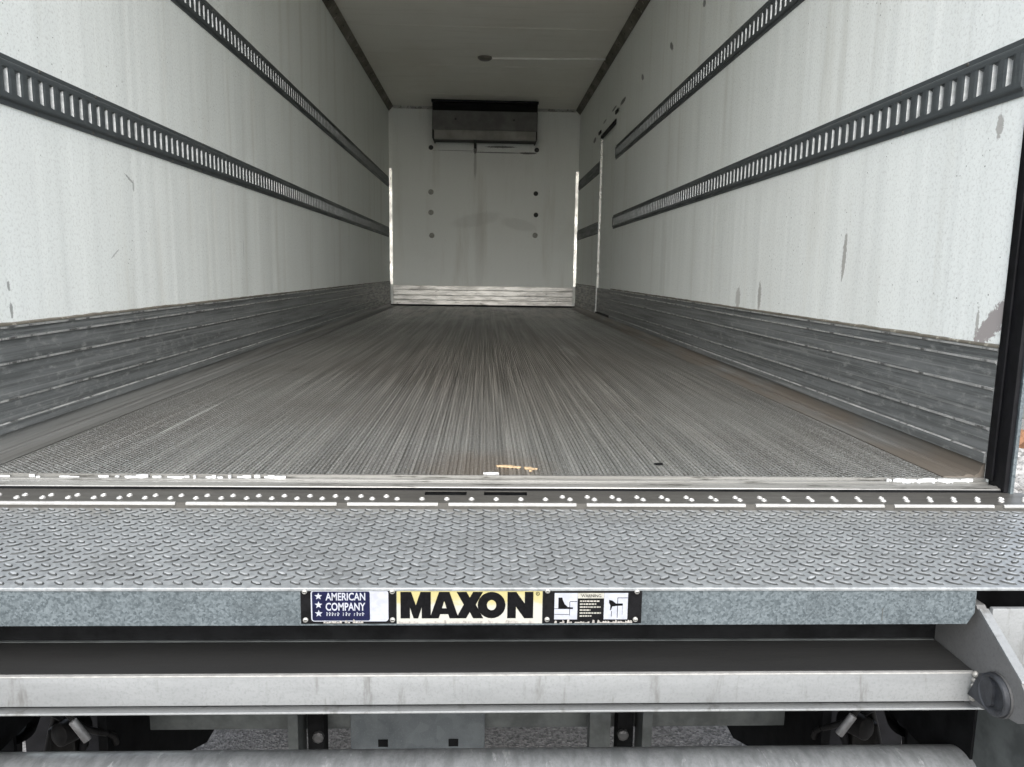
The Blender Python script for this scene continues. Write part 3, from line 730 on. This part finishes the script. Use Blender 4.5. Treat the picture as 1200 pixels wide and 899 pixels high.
# dealer plate: navy and white
p1 = empty('dealer_plate', (-.187, PY, ZB), 'black plate with a navy and white AMERICAN COMPANY sticker on the steel channel', 'sign plate', 'sign plates riveted to the liftgate channel')
flat('backing', rect(-.2625, -.1135, ZB, ZT), PY + .0014, M['p_black'], p1, .0014)
flat('white_border', rect(-.2465, -.1255, ZB + .004, ZT - .0028, .005), PY, M['p_white'], p1, .0003)
flat('navy_field', rect(-.2445, -.1545, ZB + .0055, ZT - .0050, .003), PY - .0003, M['p_blue'], p1, .0003)
ys_ = PY - .00065
for k in range(3):
    cz = -.0445 - k * .0142; pts = []
    for i in range(10):
        t = R(90 + 36 * i); rr = .0062 if i % 2 == 0 else .0026; pts.append((-.2345 + rr * math.cos(t), cz + rr * math.sin(t)))
    flat('star', pts, ys_ + .00005, M['p_white'], p1, .0003)
text('AMERICAN', -.2235, -.1615, -.0515, -.0385, ys_, M['p_white'], p1, .022)
text('COMPANY', -.2235, -.1615, -.0685, -.0550, ys_, M['p_white'], p1, .022)
sx = -.2225
small = MB()
for k in range(14):
    w = random.choice((.0016, .0030, .0032, .0024)); hgt = random.choice((.0058, .0062, .0045))
    if k not in (5, 9): small.prism([(sx, -.0770), (sx + w * .5, -.0770), (sx + w * .5, -.0770 + hgt), (sx, -.0770 + hgt)], 'y', ys_ - .0001, ys_ + .0001); small.prism([(sx, -.0740), (sx + w, -.0740), (sx + w, -.0728), (sx, -.0728)], 'y', ys_ - .0001, ys_ + .0001)
    sx += .0043
obj('worn_small_print', small, M['p_white'], p1)
for z in (-.050, -.056, -.062, -.068, -.074): flat('faint_line', rect(-.150, -.133, z, z + .0008), PY - .0003, mat_plain('faint_print', (.30, .315, .35), .5, 0, .05, 80), p1, .0001)
rivets(p1, ((-.2558, -.0368), (-.2553, -.0838), (-.1192, -.0368), (-.1192, -.0838)), PY)
grime(p1, -.232, -.165, ZB + .0015, PY - .0007); 
# name plate: MAXON
p2 = empty('name_plate', (.003, PY, ZB), 'yellowed cream name plate with heavy black MAXON lettering', 'sign plate', 'sign plates riveted to the liftgate channel')
flat('face', rect(-.1125, .1175, ZB, ZT), PY + .0014, M['p_yellow'], p2, .0014)
lz0, lz1 = -.0815, -.0375; LH = lz1 - lz0
def glyph(outline, x0, x1, hole=None):
    pts = [(x0 + u * (x1 - x0), lz0 + v * LH) for u, v in outline]
    if hole is None: return flat('letter', pts, PY, M['p_ink'], p2, .0006)
    hp = [(x0 + u * (x1 - x0), lz0 + v * LH) for u, v in hole]
    mb = MB(); n = len(pts)
    for i in range(n):
        j = (i + 1) % n
        mb.quad((pts[i][0], PY - .0006, pts[i][1]), (pts[j][0], PY - .0006, pts[j][1]), (hp[j][0], PY - .0006, hp[j][1]), (hp[i][0], PY - .0006, hp[i][1]))
        mb.quad((pts[i][0], PY - .0006, pts[i][1]), (pts[j][0], PY - .0006, pts[j][1]), (pts[j][0], PY, pts[j][1]), (pts[i][0], PY, pts[i][1]))
        mb.quad((hp[i][0], PY - .0006, hp[i][1]), (hp[j][0], PY - .0006, hp[j][1]), (hp[j][0], PY, hp[j][1]), (hp[i][0], PY, hp[i][1]))
    return obj('letter', mb, M['p_ink'], p2)
glyph([(0, 0), (.31, 0), (.31, .42), (.43, 0), (.58, 0), (.70, .42), (.70, 0), (1, 0), (1, 1), (.66, 1), (.505, .50), (.35, 1), (0, 1)], -.1065, -.0590)
tri_o = [(0, 0), (.31, 0), (.36, .16), (.64, .16), (.69, 0), (1, 0), (.68, 1), (.32, 1)]
tri_h = [(.42, .38), (.42, .38), (.42, .38), (.58, .38), (.58, .38), (.58, .38), (.51, .64), (.49, .64)]
glyph(tri_o, -.0605, -.0150, tri_h)
glyph([(0, 0), (.37, 0), (.5, .24), (.63, 0), (1, 0), (.72, .52), (.98, 1), (.62, 1), (.5, .78), (.38, 1), (.02, 1), (.28, .52)], -.0190, .0240)
oo = [(.5 + .5 * math.cos(R(a)), .5 + .5 * math.sin(R(a))) for a in range(0, 360, 15)]; oh = [(.5 + .17 * math.cos(R(a)), .5 + .20 * math.sin(R(a))) for a in range(0, 360, 15)]
glyph(oo, .0150, .0590, oh)
glyph([(0, 0), (.33, 0), (.33, .44), (.66, 0), (1, 0), (1, 1), (.67, 1), (.67, .56), (.34, 1), (0, 1)], .0620, .1030)
ring = [(.1100 + .0032 * math.cos(R(a)), -.0405 + .0032 * math.sin(R(a))) for a in range(0, 360, 24)]
mbr = MB(); n = len(ring)
for i in range(n):
    a, b2 = ring[i], ring[(i + 1) % n]; ia = (.1100 + (a[0] - .11) * .72, -.0405 + (a[1] + .0405) * .72); ib = (.1100 + (b2[0] - .11) * .72, -.0405 + (b2[1] + .0405) * .72)
    mbr.quad((a[0], PY - .0005, a[1]), (b2[0], PY - .0005, b2[1]), (ib[0], PY - .0005, ib[1]), (ia[0], PY - .0005, ia[1]))
obj('registered_ring', mbr, M['p_ink'], p2)
text('R', .1088, .1112, -.0420, -.0390, PY - .0005, M['p_ink'], p2, 0, 'registered_letter')
grime(p2, -.111, .116, ZB + .0010, PY - .0007)
# warning plate
p3 = empty('warning_plate', (.197, PY, ZB), 'black warning plate with two white pictogram squares and small print', 'sign plate', 'sign plates riveted to the liftgate channel')
flat('backing', rect(.1185, .2765, ZB, ZT), PY + .0014, M['p_black'], p3, .0014)
flat('pictogram_square', rect(.1368, .1735, -.0838, -.0395), PY, M['p_white'], p3, .0003)
flat('pictogram_square', rect(.2160, .2540, -.0838, -.0395), PY, M['p_white'], p3, .0003)
flat('header_strip', rect(.1738, .2157, -.0485, -.0395), PY, M['p_cream'], p3, .0003)
text('WARNING', .1790, .2110, -.0466, -.0415, PY - .0004, M['p_ink'], p3, .01)
for k, (w, x0) in enumerate(((.031, .1775), (.026, .1775), (.033, .1775), (.017, .1775), (.034, .1775), (.019, .1775))):
    b = MB(); z = -.0520 - k * .0050; xx = x0
    while xx < x0 + w:
        l = random.uniform(.002, .005); b.prism([(xx, z - .0022), (min(xx + l, x0 + w), z - .0022), (min(xx + l, x0 + w), z), (xx, z)], 'y', PY - .0003, PY - .0001); xx += l + .0009
    obj('small_print', b, M['p_cream'], p3)
py2 = PY - .0003
flat('pictogram', [(.1430, -.0660), (.1665, -.0660), (.1665, -.0635), (.1585, -.0630), (.1530, -.0580), (.1500, -.0510), (.1490, -.0470), (.1430, -.0470)], py2, M['p_ink'], p3)
for r_ in (rect(.1370, .1600, -.0662, -.0653), rect(.1608, .1617, -.0770, -.0540), rect(.1617, .1730, -.0542, -.0533), rect(.1370, .1600, -.0757, -.0749)): flat('pictogram_line', r_, py2, M['p_ink'], p3, .0002)
flat('pictogram', [(.2240, -.0510), (.2290, -.0520), (.2350, -.0570), (.2460, -.0570), (.2460, -.0605), (.2360, -.0610), (.2290, -.0620), (.2275, -.0680), (.2260, -.0680), (.2262, -.0600), (.2240, -.0560)], py2, M['p_ink'], p3)
for r_ in (rect(.2372, .2382, -.0810, -.0480), rect(.2372, .2535, -.0480, -.0471), rect(.2278, .2287, -.0790, -.0700), rect(.2455, .2458, -.0760, -.0610)): flat('pictogram_line', r_, py2, M['p_ink'], p3, .0002)
rivets(p3, ((.1255, -.0360), (.1255, -.0838), (.2680, -.0372), (.2670, -.0838)), PY)
grime(p3, .137, .262, ZB + .0010, PY - .0007)

# ================================================================== UNDERRIDE TUBE AND CHASSIS
ut = empty('underride_bar', (0, 1.20, -.48), 'thick galvanised steel tube across the bottom, below the stowed platform', 'bumper bar')
tr = .075; al = R(34.5); Tn = Vector((0, 1.32, -0.4410)); cc = Tn + Vector((0, -math.sin(al), -math.cos(al))) * tr
obj('tube', MB().lathe([(-1.2, tr), (1.2, tr)], cc, 'x', 48), M['tube'], ut, smooth=40)
for s in (-1, 1):
    obj('hanger', MB().box(min(s * .94, s * .955), max(s * .94, s * .955), cc.y - .02, cc.y + .28, cc.z, -.06), M['dark'], ut)

chs = empty('truck_chassis', (0, 1.75, -.70), 'dark grey cross beam and brackets of the truck frame under the platform', 'truck chassis')
obj('cross_beam', MB().box(-.86, .88, 1.75, 1.84, -.682, -.45, bev=.006), M['beam'], chs)
for s in (-1, 1):
    x = s * .425
    fr = obj('frame_rail', MB().box(x - .0375, x + .0375, 1.86, 9.7, -.45, -.20), M['dark'], chs)
    obj('bracket', MB().box(x - .012, x + .012, 1.66, 1.745, -.80, -.40, bev=.002), M['beam'], chs)
    obj('bracket_web', MB().box(x - s * .045 - .02, x - s * .045 + .02, 1.70, 1.745, -.80, -.40, bev=.002), M['dark'], chs)
    obj('bolt', MB().lathe([(0, .014), (-.01, .014), (-.013, .009)], (x - s * .052, 1.699, -.665), 'y', 8), M['rod'], chs)
cp = obj('latch_plate', MB().box(-.300, .032, 1.72, 1.735, -.728, -.50, bev=.003), M['cplate'], chs)
for x in (-.220, -.046): obj('slot', MB().box(x - .012, x + .012, 1.7175, 1.7195, -.709, -.690), M['dark'], cp)
obj('angle_bracket', MB().prism([(1.66, -.80), (1.66, -.40), (1.70, -.40), (1.70, -.80)], 'x', .285, .335), M['beam'], chs)
for s in (-1, 1):
    mf = empty('mud_flap', (s * .99, 2.05, -1.12), 'black rubber mud flap behind the %s end of the liftgate' % ('left' if s < 0 else 'right'), 'mud flap', 'mud flaps')
    obj('flap', MB().box(s * .99 - .31 if s < 0 else .93, -.93 if s < 0 else .99 + .31, 2.05, 2.062, -1.12, -.40), M['rubber'], mf)
    obj('flap_bar', MB().box(s * .99 - .33, s * .99 + .33, 2.035, 2.049, -.44, -.40), M['dark'], mf)
for s in (-1, 1):
    wh = empty('rear_wheel', (s * .92, 3.3, ZG), 'dual rear truck wheel under the %s side of the box' % ('left' if s < 0 else 'right'), 'wheel', 'rear truck wheels')
    for k in range(2):
        xo = s * (.78 + .3 * k)
        t = obj('tyre', MB().lathe([(-.12, .30), (-.125, .44), (-.10, .495), (.10, .495), (.125, .44), (.12, .30)], (xo, 3.3, ZG + .495), 'x', 40), M['rubber'], wh, smooth=40)
        obj('rim', MB().lathe([(-.10, .295), (-.02, .25), (.0, .12), (.03, .10)], (xo, 3.3, ZG + .495), (s, 0, 0), 24), M['rod'], t, smooth=40)

# ================================================================== BITS ON THE FLOOR
def chip(name, pts, mat, label, cat, grp=None):
    cx = sum(p[0] for p in pts) / len(pts); cy = sum(p[1] for p in pts) / len(pts)
    o = obj(name, MB().prism(pts, 'z', .0005, .0042), mat, at=(cx, cy, 0)); tag(o, label, cat, grp)
chip('wood_splinter', [(.052, 1.748), (.085, 1.750), (.094, 1.741), (.112, 1.736), (.108, 1.731), (.084, 1.736), (.055, 1.742)], M['chip'], 'long orange wood splinter on the floor just inside the sill', 'splinter', 'orange splinters near the sill')
chip('wood_splinter', [(.118, 1.732), (.134, 1.734), (.139, 1.722), (.150, 1.722), (.138, 1.716), (.134, 1.700), (.129, 1.702), (.130, 1.720), (.120, 1.722)], M['chip'], 'forked orange wood splinter lying right of the longer one', 'splinter', 'orange splinters near the sill')
chip('paper_scrap', [(.022, 1.678), (.034, 1.684), (.056, 1.683), (.058, 1.677), (.035, 1.674)], M['scrap'], 'small white scrap on the floor edge at the middle of the sill', 'scrap')
chip('black_crumb', [(.440, 1.775), (.462, 1.778), (.460, 1.770), (.445, 1.769)], M['p_ink'], 'small black crumb on the floor right of the splinters', 'crumb')

# ================================================================== OUTSIDE, SEEN PAST THE RIGHT REAR POST
gv = MB()
ico = bmesh.new(); bmesh.ops.create_icosphere(ico, subdivisions=1, radius=1.0); ico.verts.index_update()
iv = [v.co.copy() for v in ico.verts]; iff = [tuple(v.index for v in f.verts) for f in ico.faces]; ico.free()
for k in range(5200):
    x = random.uniform(3.6, 6.4); y = random.uniform(4.8, 7.0)
    r = random.uniform(.016, .042); rz = random.random() * 6.3; n = len(gv.v); sq = random.uniform(.5, .8)
    for v in iv:
        q = 1 + random.uniform(-.2, .2); a, b2 = v.x * r * q * 1.2, v.y * r * q
        gv.v.append((x + a * math.cos(rz) - b2 * math.sin(rz), y + a * math.sin(rz) + b2 * math.cos(rz), ZG + r * .35 + v.z * r * q * sq))
    for f in iff: gv.f.append(tuple(n + i for i in f)); gv.m.append(0)
tag(obj('gravel_bed', gv, M['stone']), 'pale gravel bed beside the truck, seen past the right rear post', 'gravel', kind='stuff')
rk = MB(); n = 0
for v in iv:
    q = 1 + random.uniform(-.15, .15); rk.v.append((5.25 + v.x * .28 * q, 7.1 + v.y * .16 * q, ZG + .08 + v.z * .13 * q))
for f in iff: rk.f.append(f); rk.m.append(0)
tag(obj('orange_rock', rk, M['orange'], at=(5.25, 7.1, ZG)), 'orange brown rock at the far edge of the gravel bed', 'rock')
tag(obj('concrete_wall', MB().box(2.6, 14.0, 8.6, 8.8, ZG, ZG + 3.2, bev=.02), M['concrete'], at=(8, 8.6, ZG)), 'grey concrete wall behind the gravel, seen past the right rear post', 'wall')
